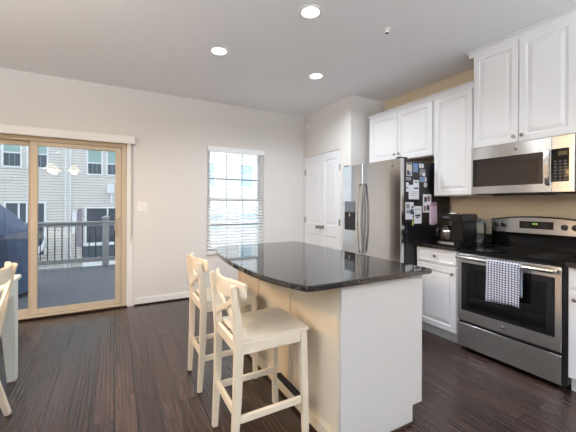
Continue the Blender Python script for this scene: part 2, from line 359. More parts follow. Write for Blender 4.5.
# ---------------------------------------------------------------- window with blind
wn = struct_root('window_1', (WX0, 0.05, WZ0))
fm = MB()
for x0, x1, z0, z1 in ((WX0, WX0 + .03, WZ0, WZ1), (WX1 - .03, WX1, WZ0, WZ1), (WX0 + .03, WX1 - .03, WZ0, WZ0 + .035), (WX0 + .03, WX1 - .03, WZ1 - .03, WZ1)):
    fm.box(x0, x1, .055, .145, z0, z1, .002)
fm.build('window_frame', 'ext_white', wn)
MR = 1.362
def sash(z0, z1, y0, y1):
    s = MB()
    for xx0, xx1, zz0, zz1 in ((WX0 + .03, WX0 + .065, z0, z1), (WX1 - .065, WX1 - .03, z0, z1), (WX0 + .065, WX1 - .065, z0, z0 + .04), (WX0 + .065, WX1 - .065, z1 - .035, z1)):
        s.box(xx0, xx1, y0, y1, zz0, zz1, .003)
    sa = s.build('sash', 'ext_white', wn)
    g = MB(); g.box(WX0 + .065, WX1 - .065, (y0 + y1) / 2 - .002, (y0 + y1) / 2 + .002, z0 + .04, z1 - .035); g.build('pane', 'glass', sa)
    m_ = MB(); wdt = (WX1 - WX0 - .13) / 3
    for k in (1, 2):
        xc = WX0 + .065 + wdt * k; m_.box(xc - .006, xc + .006, (y0 + y1) / 2 + .004, (y0 + y1) / 2 + .010, z0 + .04, z1 - .035)
    zc = 1.665 if z1 > 1.5 else .99; m_.box(WX0 + .065, WX1 - .065, (y0 + y1) / 2 + .0041, (y0 + y1) / 2 + .0099, zc - .008, zc + .008)
    m_.build('muntin', 'grey_plastic', sa)
sash(WZ0 + .035, MR + .02, .060, .090); sash(MR - .02, WZ1 - .03, .095, .125)
MB().box(WX0 - .015, WX1 + .015, -.035, .055, WZ0 - .022, WZ0, .004).build('sill', 'trim', wn)
bl = thing('window_blind', 'white horizontal slat blind lowered over the double-hung window in the back wall', 'blind', ((WX0 + WX1) / 2, .02, WZ0))
b = MB(); b.box(WX0 + .004, WX1 - .004, -.012, .045, WZ1 - .078, WZ1 - .002, .004); b.build('headrail', 'blind', bl)
b = MB(); zz = WZ1 - .105
while zz > WZ0 + .05:
    ti = .010 if zz > 1.25 else .030
    b.prism([(-.006, zz - ti * .4), (.020, zz + .003), (.046, zz + ti * .3), (.046, zz + ti * .3 + .0025), (.020, zz + .0055), (-.006, zz - ti * .4 + .0025)], 'X', WX0 + .008, WX1 - .008)
    zz -= .0435
b.build('slats', 'blind', bl, label='stack of white horizontal slats')
b = MB(); b.box(WX0 + .008, WX1 - .008, -.004, .044, WZ0 + .004, WZ0 + .022, .004); b.build('bottom_rail', 'blind', bl)
for x in (WX0 + .13, (WX0 + WX1) / 2, WX1 - .13):
    b = MB(); b.cyl((x, -.009, WZ0 + .015), (x, -.009, WZ1 - .05), .0012, n=6); b.build('ladder_cord', 'cord', bl)

# ---------------------------------------------------------------- sliding patio door
sl = struct_root('door_1', ((SX0 + SX1) / 2, .05, 0))
f = MB()
f.box(SX1 - .055, SX1, .0, .14, .0, SZ1, .003); f.box(SX0, SX0 + .055, .0, .14, 0, SZ1, .003)
f.box(SX0 + .055, SX1 - .055, .0, .14, SZ1 - .05, SZ1, .003); f.box(SX0 + .055, SX1 - .055, -.01, .14, .0, .045, .003)
f.build('door_frame', 'beige', sl)
MB().box(SX0, SX1 + .01, -.028, -.0105, 0.0, .02, .004).build('threshold', 'bronze', sl)
MB().box(SX0 + .06, SX1 - .06, .1405, .156, .001, .03, .002).build('outer_track', 'bronze', sl)
# white casing round the frame
f = MB(); f.box(SX1 + .002, SX1 + .075, -.018, -.0005, 0, SZ1 + .03, .003); f.box(SX0 - .075, SX0 - .002, -.018, -.0005, 0, SZ1 + .03, .003)
f.box(SX0 - .002, SX1 + .002, -.018, -.0005, SZ1 + .002, SZ1 + .03, .003); f.build('casing', 'trim', sl)
def leaf(x0, x1, y0, y1, sw, name):
    f = MB(); z0, z1 = .046, SZ1 - .051
    f.box(x0, x0 + sw, y0, y1, z0, z1, .004); f.box(x1 - sw, x1, y0, y1, z0, z1, .004)
    f.box(x0 + sw, x1 - sw, y0, y1, z0, z0 + .055, .004); f.box(x0 + sw, x1 - sw, y0, y1, z1 - .05, z1, .004)
    o = f.build(name, 'beige', sl)
    g = MB(); yc = (y0 + y1) / 2; g.box(x0 + sw, x1 - sw, yc - .003, yc + .003, z0 + .055, z1 - .05); g.build('pane', 'glass_tint', o)
    return o
lf = leaf(-.835, SX1 - .056, .02, .058, .068, 'sliding_leaf')
leaf(SX0 + .056, -.80, .075, .113, .06, 'fixed_leaf')
hd = MB(); hx = SX1 - .095
hd.tube([(hx, .018, .905), (hx - .012, -.012, .93), (hx - .03, -.03, .98), (hx - .03, -.03, 1.06), (hx - .012, -.012, 1.095), (hx, .018, 1.12)], .008, 8)
hd.box(hx - .018, hx + .018, .010, .0195, .89, 1.13, .003); hd.build('door_handle', 'beige', lf, True)
va = thing('blind_valance', 'long white valance box above the sliding patio door', 'valance', (-.75, -.06, 2.03))
v = MB(); v.box(-1.84, .214, -.105, -.0005, 2.122, 2.130, .002); v.box(-1.84, .214, -.105, -.095, 2.035, 2.122, .002); v.box(.204, .214, -.095, -.0005, 2.035, 2.122, .001)
v.box(-1.84, -1.83, -.095, -.0005, 2.035, 2.122, .001); v.build('valance_box', 'trim', va)
v = MB(); v.box(-1.82, .19, -.07, -.03, 2.07, 2.11, .003); v.build('track', 'trim', va)
v = MB(); v.cyl((.178, -.03, .80), (.178, -.03, 2.07), .0022, n=6); v.cyl((.187, -.028, .88), (.187, -.028, 2.07), .0022, n=6)
v.build('pull_cord', 'cord', va)
for (x, z) in ((.178, .78), (.187, .86)):
    v = MB(); v.lathe([(.002, .03), (.006, .02), (.008, 0), (.006, -.015)], (x, -.03 if x < .18 else -.028, z), n=10); v.build('cord_tassel', 'trim', va, True)
sw_ = thing('light_switch', 'white double light switch plate on the wall beside the patio door', 'switch', (.300, -.003, 1.19))
s = MB(); s.box(.243, .357, -.007, -.0003, 1.195, 1.318, .002); s.build('plate', 'plate_white', sw_)
for x in (.276, .324):
    s = MB(); s.box(x - .016, x + .016, -.010, -.0072, 1.222, 1.290, .001); s.build('rocker', 'trim', sw_)

# ---------------------------------------------------------------- pantry double doors
def pantry_leaf(name, y0, y1, hinge_y, knob_y):
    r = struct_root(name, (XC + .01, (y0 + y1) / 2, 0)); z0, z1 = .012, DZ - .006; xf = XC + .008; st = .085
    m_ = MB()
    fr = (.012 - .008)
    def fn(u, v, d): return (xf + d, u, v)
    ya, yb = min(y0, y1), max(y0, y1)
    m_.box(xf, xf + .035, ya, ya + st, z0, z1, .002); m_.box(xf, xf + .035, yb - st, yb, z0, z1, .002)
    for q0, q1 in ((z0, .16), (.835, .99), (z1 - .105, z1)): m_.box(xf, xf + .035, ya + st, yb - st, q0, q1)
    for q0, q1 in ((.16, .835), (.99, z1 - .105)):
        m_.loops(fn, ya + st, yb - st, q0, q1, [(0, .034), (0, .001), (.006, .006), (.014, .009), (.026, .009), (.05, .003)])
    m_.build('door_slab', 'door_white', r)
    for hz in (.26, 1.045, 1.815):
        h_ = MB(); h_.cyl((xf - .008, hinge_y, hz - .045), (xf - .008, hinge_y, hz + .045), .007, n=10)
        h_.box(xf - .008, xf - .0005, hinge_y - .012, hinge_y + .012, hz - .042, hz + .042); h_.build('hinge', 'nickel', r, True)
    k = MB(); k.lathe([(.026, 0), (.026, .006), (.010, .010), (.009, .028), (.022, .036), (.028, .050), (.022, .062), (.001, .066)], (xf - .0005, knob_y, .955), '-X', 18)
    k.build('door_knob', 'nickel', r, True)
pantry_leaf('door_2', DY0 - .003, -.4995, DY0 - .018, -.455)
pantry_leaf('door_3', -.5025, DY1 + .003, DY1 + .018, -.548)

# ---------------------------------------------------------------- ceiling lights, sprinkler
def downlight(x, y, label, watts, grp='recessed ceiling lights'):
    t = thing('recessed_light', label, 'light', (x, y, H), grp)
    m_ = MB(); m_.lathe([(.066, -.001), (.066, -.005), (.076, -.009), (.088, -.006), (.092, -.0005)], (x, y, H)); m_.build('trim_ring', 'trim', t, True)
    m_ = MB(); m_.lathe([(.0001, -.004), (.064, -.004), (.064, -.001)], (x, y, H)); m_.build('lens', 'lamp_on', t, True)
    ld = bpy.data.lights.new('downlight_lamp', 'AREA'); ld.shape = 'DISK'; ld.size = .12; ld.energy = watts; ld.color = DOWN_COL; ld.spread = math.radians(155)
    lo = bpy.data.objects.new('downlight_lamp', ld); C.objects.link(lo); lo.parent = t; lo.location = (0, 0, -.012)
downlight(.86, -1.51, 'lit recessed ceiling light nearest the back wall and patio door', DOWN_W * .45)
downlight(1.289, -2.443, 'lit recessed ceiling light over the island, largest and highest in the photo', DOWN_W)
downlight(1.988, -1.475, 'lit recessed ceiling light nearest the pantry double doors', DOWN_W * 1.4)
for x, y in ((1.9, -3.6), (1.0, -4.6), (-1.2, -4.9), (1.0, -6.3), (-1.4, -6.4)):  # unseen ceiling lights added as fill for the room
    downlight(x, y, 'added fill light in the ceiling, out of view', DOWN_FILL_W)
sp = thing('fire_sprinkler', 'small white fire sprinkler head on the ceiling', 'sprinkler', (1.973, -2.552, H))
m_ = MB(); m_.lathe([(.032, -.0005), (.030, -.006), (.014, -.010), (.012, -.028)], (1.973, -2.552, H)); m_.build('escutcheon', 'trim', sp, True)
m_ = MB(); m_.lathe([(.0001, -.034), (.012, -.034), (.014, -.030), (.006, -.0285), (.0001, -.0285)], (1.973, -2.552, H), n=14); m_.build('deflector', 'black_plastic', sp, True)
sd = thing('wall_sensor', 'tiny white sensor high on the pantry wall near the corner', 'sensor', (XC - .01, -.15, 2.53))
MB().box(XC - .02, XC - .0005, -.18, -.12, 2.52, 2.58, .005).build('sensor_body', 'trim', sd)

def add_uplight(x, y, label):  # unseen uplight added to bounce light off the ceiling
    t = thing('fill_uplight', label, 'lamp', (x, y, 0))
    MB().lathe([(.14, .001), (.14, .015), (.03, .03), (.012, .04)], (x, y, 0)).build('base', 'nickel', t, True)
    MB().cyl((x, y, .035), (x, y, 1.70), .011).build('pole', 'nickel', t, True)
    MB().lathe([(.012, 1.70), (.06, 1.715), (.14, 1.76), (.18, 1.82), (.175, 1.82), (.136, 1.765), (.058, 1.722), (.0001, 1.712)], (x, y, 0)).build('uplight_bowl', 'nickel', t, True)
    ld = bpy.data.lights.new('uplight_fill', 'AREA'); ld.shape = 'DISK'; ld.size = .22; ld.energy = UPLIGHT_FILL_W; ld.color = (.84, .915, 1)
    lo = bpy.data.objects.new('uplight_fill', ld); C.objects.link(lo); lo.parent = t; lo.location = (0, 0, 1.80); lo.rotation_euler = (math.pi, 0, 0)
add_uplight(-2.1, -4.3, 'added unseen bowl-topped fill uplight by the side wall')
add_uplight(1.9, -6.2, 'added unseen bowl-topped fill uplight near the far end of the room behind the camera')

# chandelier over the dining table (seen mirrored in the patio door glass)
CHX, CHY, CHZ = -.86, -2.3, 1.975
ch = thing('chandelier', 'three-light chandelier with lit bell shades over the dining table', 'chandelier', (CHX, CHY, H))
m_ = MB(); m_.lathe([(.06, -.0005), (.06, -.02), (.01, -.03)], (CHX, CHY, H)); m_.cyl((CHX, CHY, H - .028), (CHX, CHY, CHZ + .02), .008); m_.sph((CHX, CHY, CHZ + .02), .035); m_.build('stem', 'nickel', ch, True)
for an in (0, 120, 240):
    ca, sa = math.cos(math.radians(an)), math.sin(math.radians(an)); R_ = .21
    p = [(CHX + ca * R_ * t_, CHY + sa * R_ * t_, CHZ + .02 + .06 * math.sin(math.pi * t_)) for t_ in [k / 8 for k in range(9)]]
    m_ = MB(); m_.tube(p, .007); m_.build('arm', 'nickel', ch, True)
    cx, cy = CHX + ca * R_, CHY + sa * R_
    m_ = MB(); m_.lathe([(.022, .012), (.035, .0), (.055, -.035), (.085, -.075), (.115, -.10), (.112, -.10), (.082, -.073), (.052, -.034), (.032, -.002), (.0001, .006)], (cx, cy, CHZ)); m_.build('lamp_shade', 'shade_on', ch, True)
    ld = bpy.data.lights.new('chandelier_bulb', 'POINT'); ld.energy = SHADE_W; ld.color = WARM_COL; ld.shadow_soft_size = .04
    lo = bpy.data.objects.new('chandelier_bulb', ld); C.objects.link(lo); lo.parent = ch; lo.location = (cx - CHX, cy - CHY, CHZ - .11 - H)

# ---------------------------------------------------------------- cabinets
DL = [(0, .020), (0, .003), (.003, 0), (.050, 0), (.053, .007), (.060, .012), (.068, .012), (.071, .008), (.098, .002)]
DRL = [(0, .020), (0, .003), (.003, 0), (.022, 0), (.026, .004), (.034, .0045)]
def cab_door(par, y0, y1, z0, z1, xf, knob=None, name='door', lps=DL):
    m_ = MB(); m_.loops(lambda u, v, d: (xf + d, u, v), min(y0, y1), max(y0, y1), z0, z1, lps); o = m_.build(name, 'cab', par)
    if knob:
        k = MB(); k.lathe([(.006, 0), (.005, .012), (.012, .016), (.015, .022), (.011, .028), (.001, .030)], (xf - .0002, knob[0], knob[1]), '-X', 14); k.build('knob', 'nickel', o, True)
    return o
def carcass(par, x0, x1, y0, y1, z0, z1, name='carcass'):
    return MB().box(x0, x1, min(y0, y1), max(y0, y1), z0, z1, .001).build(name, 'cab', par)
XU = 2.972; TD = .0205; XW = XK - .001
def crown(par, y_far, y_near, z, h, out, ret_far=False):
    """crown moulding along the front (facing -X)"""
    pr = [(XU + TD, z), (XU + TD - .004, z), (XU + TD - .008, z + h * .25), (XU + TD - out * .55, z + h * .7), (XU + TD - out, z + h * .8), (XU + TD - out, z + h), (XU + TD, z + h)]
    m_ = MB(); m_.prism(pr, 'Y', y_near, y_far + (out if ret_far else 0)); 
    if ret_far: m_.box(XU + TD - .001, XW, y_far + .001, y_far + out, z + h * .8, z + h); m_.box(XU + TD - .001, XW, y_far + .001, y_far + out * .4, z, z + h * .8)
    m_.build('crown_moulding', 'cab', par)
# over the fridge
fc = thing('wall_cabinet', 'short white two-door wall cabinet above the refrigerator', 'cabinet', (3.15, -1.75, 1.84), 'white kitchen wall cabinets')
carcass(fc, XU + TD, XW, -1.276, -2.2475, 1.825, 2.42)
cab_door(fc, -1.285, -1.757, 1.832, 2.412, XU, (-1.727, 1.905)); cab_door(fc, -1.763, -2.236, 1.832, 2.412, XU, (-1.793, 1.905))
crown(fc, -1.276, -2.2475, 2.42, .05, .035)
# tall single
tc_ = thing('wall_cabinet', 'tall white single-door wall cabinet between the refrigerator and the microwave', 'cabinet', (3.15, -2.46, 1.39), 'white kitchen wall cabinets')
carcass(tc_, XU + TD, XW, -2.2485, -2.6765, 1.388, 2.42)
cab_door(tc_, -2.262, -2.668, 1.396, 2.412, XU); crown(tc_, -2.2485, -2.6765, 2.42, .05, .035)
# over the microwave
mc = thing('wall_cabinet', 'highest white two-door wall cabinet above the microwave, reaching the ceiling', 'cabinet', (3.15, -3.06, 1.82), 'white kitchen wall cabinets')
carcass(mc, XU + TD, XW, -2.6785, -3.449, 1.822, 2.70)
cab_door(mc, -2.682, -3.058, 1.829, 2.692, XU - .004, (-3.03, 1.88)); cab_door(mc, -3.064, -3.444, 1.829, 2.692, XU - .004, (-3.092, 1.88))
crown(mc, -2.6785, -3.449, 2.699, .049, .05, True)
rc_ = thing('wall_cabinet', 'white wall cabinet on the near side of the microwave', 'cabinet', (3.15, -3.7, 1.39), 'white kitchen wall cabinets')
carcass(rc_, XU + TD, XW, -3.470, -4.1, 1.388, 2.42); cab_door(rc_, -3.475, -3.78, 1.396, 2.412, XU, (-3.75, 1.43)); cab_door(rc_, -3.786, -4.095, 1.396, 2.412, XU, (-3.816, 1.43))
# base cabinets
XB = 2.734
def base_cab(y0, y1, label, kd, kdo):
    t = thing('base_cabinet', label, 'cabinet', (3.0, (y0 + y1) / 2, 0), 'white base cabinets along the kitchen wall')
    carcass(t, XB + TD, XW, y0, y1, .105, .874)
    MB().box(XB + .075, XW, min(y0, y1), max(y0, y1), 0.001, .1045).build('toe_kick', 'cab', t)
    cab_door(t, y0 - .012, y1 + .012, .733, .866, XB, kd, 'drawer', DRL); cab_door(t, y0 - .012, y1 + .012, .113, .708, XB, kdo)
    return t
base_cab(-2.228, -2.679, 'white base cabinet with drawer between the refrigerator and the range', (-2.455, .80), (-2.638, .655))
base_cab(-3.474, -3.95, 'white base cabinet on the near side of the range, cut off by the frame', (-3.71, .80), (-3.52, .655))
def worktop(y0, y1, label):
    t = thing('worktop', label, 'worktop', (3.0, (y0 + y1) / 2, .875), 'dark granite worktops along the kitchen wall')
    MB().box(XB - .025, XW, min(y0, y1), max(y0, y1), .875, .905, .004, 2).build('slab', 'granite', t)
    MB().box(XW - .022, XW, min(y0, y1), max(y0, y1), .9055, 1.005, .002).build('backsplash', 'granite', t)
worktop(-2.222, -2.680, 'dark granite worktop under the coffee maker'); worktop(-3.473, -3.95, 'dark granite worktop on the near side of the range')

# ---------------------------------------------------------------- microwave
mw = thing('microwave', 'stainless over-the-range microwave mounted under the highest wall cabinet', 'microwave', (3.1, -3.06, 1.39))
XM = 2.92; MY0, MY1, MZ0, MZ1 = -2.690, -3.447, 1.394, 1.8205
MB().box(XM + .03, XW, MY1, MY0, MZ0 - .004, MZ1, .003).build('body', 'black', mw)
dy = -3.308
fn = lambda u, v, d: (XM + d, u, v)
m_ = MB(); m_.loops(fn, dy, MY0, MZ0, MZ1, [(0, .030), (0, .004), (.005, 0)]); dr = m_.build('door', 'steel', mw)
m_ = MB(); m_.box(XM - .0025, XM - .0003, -3.255, MY0 - .018, MZ0 + .070, MZ1 - .108, .001); gl = m_.build('door_glass', 'black_plastic', dr)
m_ = MB(); m_.box(XM - .0036, XM - .0026, -3.225, MY0 - .055, MZ0 + .082, MZ1 - .155, .0003); m_.build('viewing_window', 'mw_glass', dr)
m_ = MB(); m_.sweep([(XM, -3.290, MZ0 + .055), (XM - .022, -3.290, MZ0 + .070), (XM - .034, -3.290, MZ0 + .12), (XM - .038, -3.290, (MZ0 + MZ1) / 2 - .02), (XM - .034, -3.290, MZ1 - .17), (XM - .022, -3.290, MZ1 - .115), (XM, -3.290, MZ1 - .10)], (0, 1, 0), .030, .012, .004); m_.build('handle', 'chrome', dr, True)
m_ = MB(); m_.loops(fn, MY1, dy - .0015, MZ0, MZ1, [(0, .030), (0, .004), (.004, 0)]); cp = m_.build('control_panel', 'steel', mw)
m_ = MB(); m_.box(XM - .0025, XM - .0003, MY1 + .030, dy - .0016, MZ0 + .080, MZ1 - .098, .001); kp = m_.build('keypad', 'black_glass', cp)
m_ = MB(); m_.box(XM - .0035, XM - .0026, MY1 + .040, dy - .045, MZ1 - .150, MZ1 - .118); m_.build('display', 'amber', cp)
m_ = MB()
for r_ in range(7):
    for c_ in range(3): m_.box(XM - .0034, XM - .0026, MY1 + .046 + c_ * .03, MY1 + .058 + c_ * .03, MZ0 + .092 + r_ * .023, MZ0 + .100 + r_ * .023)
tag(m_.build('key_legends', 'icon', cp), kind='stuff')
for k in range(3):
    m_ = MB(); yy = MY1 + .035 + k * .040; m_.box(XM - .003, XM - .0003, yy, yy + .022, MZ0 + .032, MZ0 + .046, .001); m_.build('button', 'chrome', cp)
def emblem(par, x, y, z, r):
    m_ = MB(); m_.lathe([(r, 0), (r, .0015), (r * .85, .0022), (.0001, .0022)], (x, y, z), '-X', 24); o = m_.build('emblem', 'chrome', par, True)
    m_ = MB(); m_.lathe([(r * .80, .0023), (r * .80, .0027), (.0001, .0027)], (x, y, z), '-X', 24); m_.build('emblem_face', 'black_plastic', o, True)
    text('GE', r * 1.05, 'emblem_lettering', 'plate_white', o, Matrix.Translation((x - .0032, y, z)) @ FACE_MX, .0002)
emblem(dr, XM - .0003, -3.066, 1.765, .016)
m_ = MB(); m_.box(XM + .05, XM + .12, -3.30, -2.85, MZ0 - .016, MZ0 - .0045, .003); m_.build('vent', 'black', mw)

# ---------------------------------------------------------------- range
rg = thing('range', 'stainless freestanding electric range with black glass cooktop', 'range', (3.0, -3.07, 0))
RX = 2.750; RY0, RY1 = -2.684, -3.468
MB().box(RX + .002, XW - .003, RY1, RY0, .035, .868, .003).build('body', 'black', rg)
for x in (RX + .06, 3.25):
    for y in (RY0 - .05, RY1 + .05): MB().cyl((x, y, .0005), (x, y, .036), .018, n=12).build('foot', 'black_plastic', rg)
m_ = MB(); m_.box(RX - .028, XW - .085, RY1 - .002, RY0 + .0005, .8685, .900, .006, 2); m_.build('cooktop', 'black_glass', rg, True)
for (x, y, r_) in ((2.86, -2.87, .105), (2.86, -3.27, .085), (3.09, -2.87, .08), (3.09, -3.27, .105)):
    m_ = MB(); m_.lathe([(r_ - .003, .9002), (r_ - .003, .9005), (r_, .9005), (r_, .9002), (r_ - .003, .9002)], (x, y, 0)); m_.build('burner_ring', 'ring', rg)
fr = lambda u, v, d: (RX - .024 + d, u, v)
m_ = MB(); m_.loops(fr, RY1 + .022, RY0 - .003, .266, .8625, [(0, .0255), (0, .003), (.003, 0)]); od = m_.build('oven_door', 'steel', rg)
m_ = MB(); m_.box(RX - .0275, RX - .0243, -3.408, -2.724, .362, .785, .002); m_.build('door_glass', 'oven_glass', od)
m_ = MB(); m_.box(RX - .0285, RX - .0276, -3.36, -2.77, .40, .74, .0003); m_.build('viewing_window', 'black_glass', od)
hp = [(RX - .075 - .014 * math.sin(math.pi * k / 12), RY0 - .028 + (RY1 + .022 - RY0 + .05) * k / 12, .835) for k in range(13)]
m_ = MB(); m_.tube([(p[0], p[1], p[2]) for p in hp], .0165, 12)
for e in (hp[0], hp[-1]): m_.box(RX - .082, RX - .0245, e[1] - .013, e[1] + .013, .823, .847, .004)
m_.build('handle', 'chrome', od, True)
emblem(od, RX - .0245, -3.066, .318, .016)
m_ = MB(); m_.loops(fr, RY1 + .022, RY0 - .003, .040, .243, [(0, .0255), (0, .001), (.001, 0)]); m_.build('storage_drawer', 'steel', rg)
# backguard with arched top
BX = 3.245; ymid = (RY0 + RY1) / 2
def arch(y): return 1.150 + .035 * (1 - ((y - ymid) / ((RY0 - RY1) / 2)) ** 2)
ys = [RY0 - .012 + (RY1 - RY0 + .024) * k / 16 for k in range(17)]
m_ = MB(); m_.prism([(ys[0], .901)] + [(y, arch(y) + .012) for y in ys] + [(ys[-1], .901)], 'X', BX + .004, XW - .003, .004); bgd = m_.build('backguard', 'black_glass', rg)
m_ = MB(); m_.prism([(ys[0] - .004, 1.045)] + [(y + (-.004 if i == 0 else .004 if i == 16 else 0), arch(y)) for i, y in enumerate(ys)] + [(ys[-1] + .004, 1.045)], 'X', BX - .004, BX + .0035, .002); m_.build('control_panel', 'steel', bgd)
m_ = MB(); m_.box(BX - .0065, BX - .0043, -3.200, -2.945, 1.088, 1.152, .001); dp = m_.build('display', 'black_glass', bgd)
m_ = MB()
for k, (yy) in enumerate((-3.055, -3.068, -3.081)):
    m_.box(BX - .0072, BX - .0066, yy - .004, yy + .004, 1.124, 1.127); m_.box(BX - .0072, BX - .0066, yy - .004, yy + .004, 1.134, 1.137); m_.box(BX - .0072, BX - .0066, yy + .0025, yy + .004, 1.124, 1.137)
m_.build('clock_digits', 'clock', bgd)
m_ = MB()
for k in range(6):
    for q in (0, 1): m_.box(BX - .0072, BX - .0066, -2.972 - .008 - (k * .018 if k < 3 else k * .018 + .09), -2.972 - (k * .018 if k < 3 else k * .018 + .09), 1.100 + q * .02, 1.104 + q * .02)
tag(m_.build('key_legends', 'icon', bgd), kind='stuff')
for y in (-2.748, -2.812, -3.275, -3.345):
    m_ = MB(); m_.lathe([(.024, 0), (.024, .004), (.019, .006), (.017, .022), (.001, .024)], (BX - .0042, y, 1.112), '-X', 18); m_.box(BX - .034, BX - .012, y - .005, y + .005, 1.094, 1.130, .002)
    m_.build('knob', 'black_plastic', bgd, True)

# towel over the oven handle
tw = bmesh.new(); nY, path = 14, []
hx = RX - .089; hz = .835
for z in [.60 + .235 * k / 8 for k in range(9)]: path.append((hx + .0195, z))
for k in range(1, 8):
    an = math.pi * k / 8; path.append((hx +   .0195 * math.cos(an), hz +   .0195 * math.sin(an)))
for z in [.835 - .315 * k / 12 for k in range(13)]: path.append((hx - .0195, z))
rows = []
for j, (x, z) in enumerate(path):
    row = []
    for i in range(nY + 1):
        y = -2.99 - .236 * i / nY; drop = max(0, (j - 16)) / 12
        xx = x - (.003 + .010 * drop) * (0.5 + .5 * math.sin(i * .9 + j * .05)) * (1 if j > 12 else 0) + (.002 * math.sin(i * 1.3) if j < 9 else 0)
        row.append(tw.verts.new((xx, y - .006 * drop * (i / nY - .5), z + (.012 * math.sin(i / nY * 2.0) * drop))))
    rows.append(row)
for j in range(len(rows) - 1):
    for i in range(nY): tw.faces.new((rows[j][i], rows[j][i + 1], rows[j + 1][i + 1], rows[j + 1][i]))
bmesh.ops.recalc_face_normals(tw, faces=tw.faces)
t_ = MB(); t_.bm.free(); t_.bm = tw; to = t_.build('dish_towel', 'towel', None, True)
sm = to.modifiers.new('thickness', 'SOLIDIFY'); sm.thickness = .004; sm.offset = 1
tag(to, 'blue and white checked dish towel hanging over the oven door handle', 'towel')

# ---------------------------------------------------------------- refrigerator
fg = thing('refrigerator', 'stainless side-by-side refrigerator with black side panel', 'refrigerator', (2.95, -1.77, 0))
FX, FY0, FY1, FS = 2.526, -1.275, -2.217, -1.652
MB().box(FX + .078, 3.30, FY1, FY0, .03, 1.752, .004).build('body', 'black', fg)
MB().box(FX + .11, 3.28, FY1 + .02, FY0 - .02, .0005, .0295).build('base', 'black_plastic', fg)
MB().box(FX + .05, FX + .0775, FY1 + .01, FY0 - .01, .025, .095, .003).build('toe_grille', 'black_plastic', fg)
def fdoor(y0, y1):
    MB().box(FX + .0425, FX + .0775, y1 + .002, y0 - .002, .102, 1.766, .002).build('door_liner', 'black', fg)
    m_ = MB(); r_ = .018
    pts = [(FX + .042, y1), (FX + .006, y1), (FX + .001, y1 + .006)]
    for k in range(9):
        q = k / 8; pts.append((FX - .006 * math.sin(math.pi * q), y1 + .010 + (y0 - y1 - .02) * q))
    pts += [(FX + .001, y0 - .006), (FX + .006, y0), (FX + .042, y0)]
    m_.prism(pts, 'Z', .10, 1.768, .003); return m_.build('door', 'steel_fridge', fg)
d1 = fdoor(FY0, FS + .003); d2 = fdoor(FS - .003, FY1)
for d_, y in ((d1, FS + .030), (d2, FS - .030)):
    m_ = MB(); z0, z1 = .735, 1.535
    pth = [(FX - .004, y, z0)] + [(FX - .030 - .030 * math.sin(math.pi * k / 12), y, z0 + .012 + (z1 - z0 - .024) * k / 12) for k in range(13)] + [(FX - .004, y, z1)]
    m_.sweep(pth, (0, 1, 0), .034, .018, .006); m_.build('handle', 'chrome', d_, True)
m_ = MB(); m_.box(FX - .0155, FX - .0020, -1.525, -1.345, 1.205, 1.335, .002); m_.build('dispenser_panel', 'grey_plastic', d1)
m_ = MB(); m_.loops(lambda u, v, d: (FX - .015 + d, u, v), -1.525, -1.345, .985, 1.2045, [(0, .013), (0, 0), (.008, 0), (.010, .0065)]); cv = m_.build('dispenser_cavity', 'cavity', d1)
m_ = MB(); m_.box(FX - .0145, FX - .0087, -1.445, -1.425, 1.15, 1.19, .002); m_.build('paddle', 'chrome', d1)
m_ = MB(); 
for k in range(5): m_.box(FX - .0162, FX - .0156, -1.37 - k * .03, -1.355 - k * .03, 1.22, 1.228); m_.box(FX - .0162, FX - .0156, -1.375 - k * .03, -1.355 - k * .03, 1.29, 1.31)
tag(m_.build('key_legends', 'icon', d1), kind='stuff')
emblem(d2, FX - .0035, -2.105, 1.70, .016)
for y in (FY0 - .05, FY1 + .05): MB().box(FX + .01, FX + .12, y - .03, y + .03, 1.7685, 1.785, .004).build('hinge_cover', 'black_plastic', fg)

def sheet(name, cat, label, x0, x1, z0, z1, base, marks=(), off=.0012, tilt=0.0, group='papers and photos on the refrigerator side'):
    cx, cz = (x0 + x1) / 2, (z0 + z1) / 2; t = thing(name, label, cat, (cx, FY1 - off, cz), group)
    w2, h2 = (x1 - x0) / 2, (z1 - z0) / 2
    MB().box(-w2, w2, -.0006, .0006, -h2, h2).build('sheet', base, t, local=True)
    for (u0, u1, v0, v1, mt) in marks:
        MB().box(-w2 + u0 * 2 * w2, -w2 + u1 * 2 * w2, -.0011, -.00065, -h2 + v0 * 2 * h2, -h2 + v1 * 2 * h2).build('print', mt, t, local=True)
    t.rotation_euler = (0, tilt, 0); return t
sheet('photo_card', 'photo', 'peach photo card on the refrigerator side, topmost and nearest its front edge', 2.60, 2.682, 1.592, 1.728, 'paper_peach', [(.1, .5, .05, .4, 'paper_ink'), (.55, .9, .05, .3, 'paper_blue'), (.1, .9, .86, .96, 'paper_ink')])
sheet('photo_card', 'photo', 'blue photo at the top of the refrigerator side', 2.70, 2.772, 1.635, 1.725, 'paper_blue', [(.3, .7, .05, .6, 'paper_grey')])
sheet('note', 'note', 'small white note at the top of the refrigerator side', 2.79, 2.862, 1.685, 1.728, 'paper', [(.1, .6, .4, .5, 'paper_ink')])
sheet('photo_card', 'photo', 'grey photo just below the small white top note', 2.80, 2.89, 1.602, 1.672, 'paper_grey', [(.5, 1, 0, .5, 'paper')], tilt=.15)
sheet('photo_card', 'photo', 'blue-grey photo in the middle of the second row on the refrigerator', 2.80, 2.905, 1.535, 1.592, 'paper_grey', [(.1, .5, .2, .9, 'paper_blue'), (.8, 1, .1, .9, 'paper')])
sheet('note', 'note', 'small round-looking white scrap in the middle of the refrigerator side', 2.868, 2.915, 1.485, 1.527, 'paper', [(.3, .7, .3, .7, 'paper_grey')], tilt=.3)
sheet('photo_card', 'photo', 'narrow dark photo strip under the peach photo card', 2.592, 2.668, 1.545, 1.580, 'paper_grey')
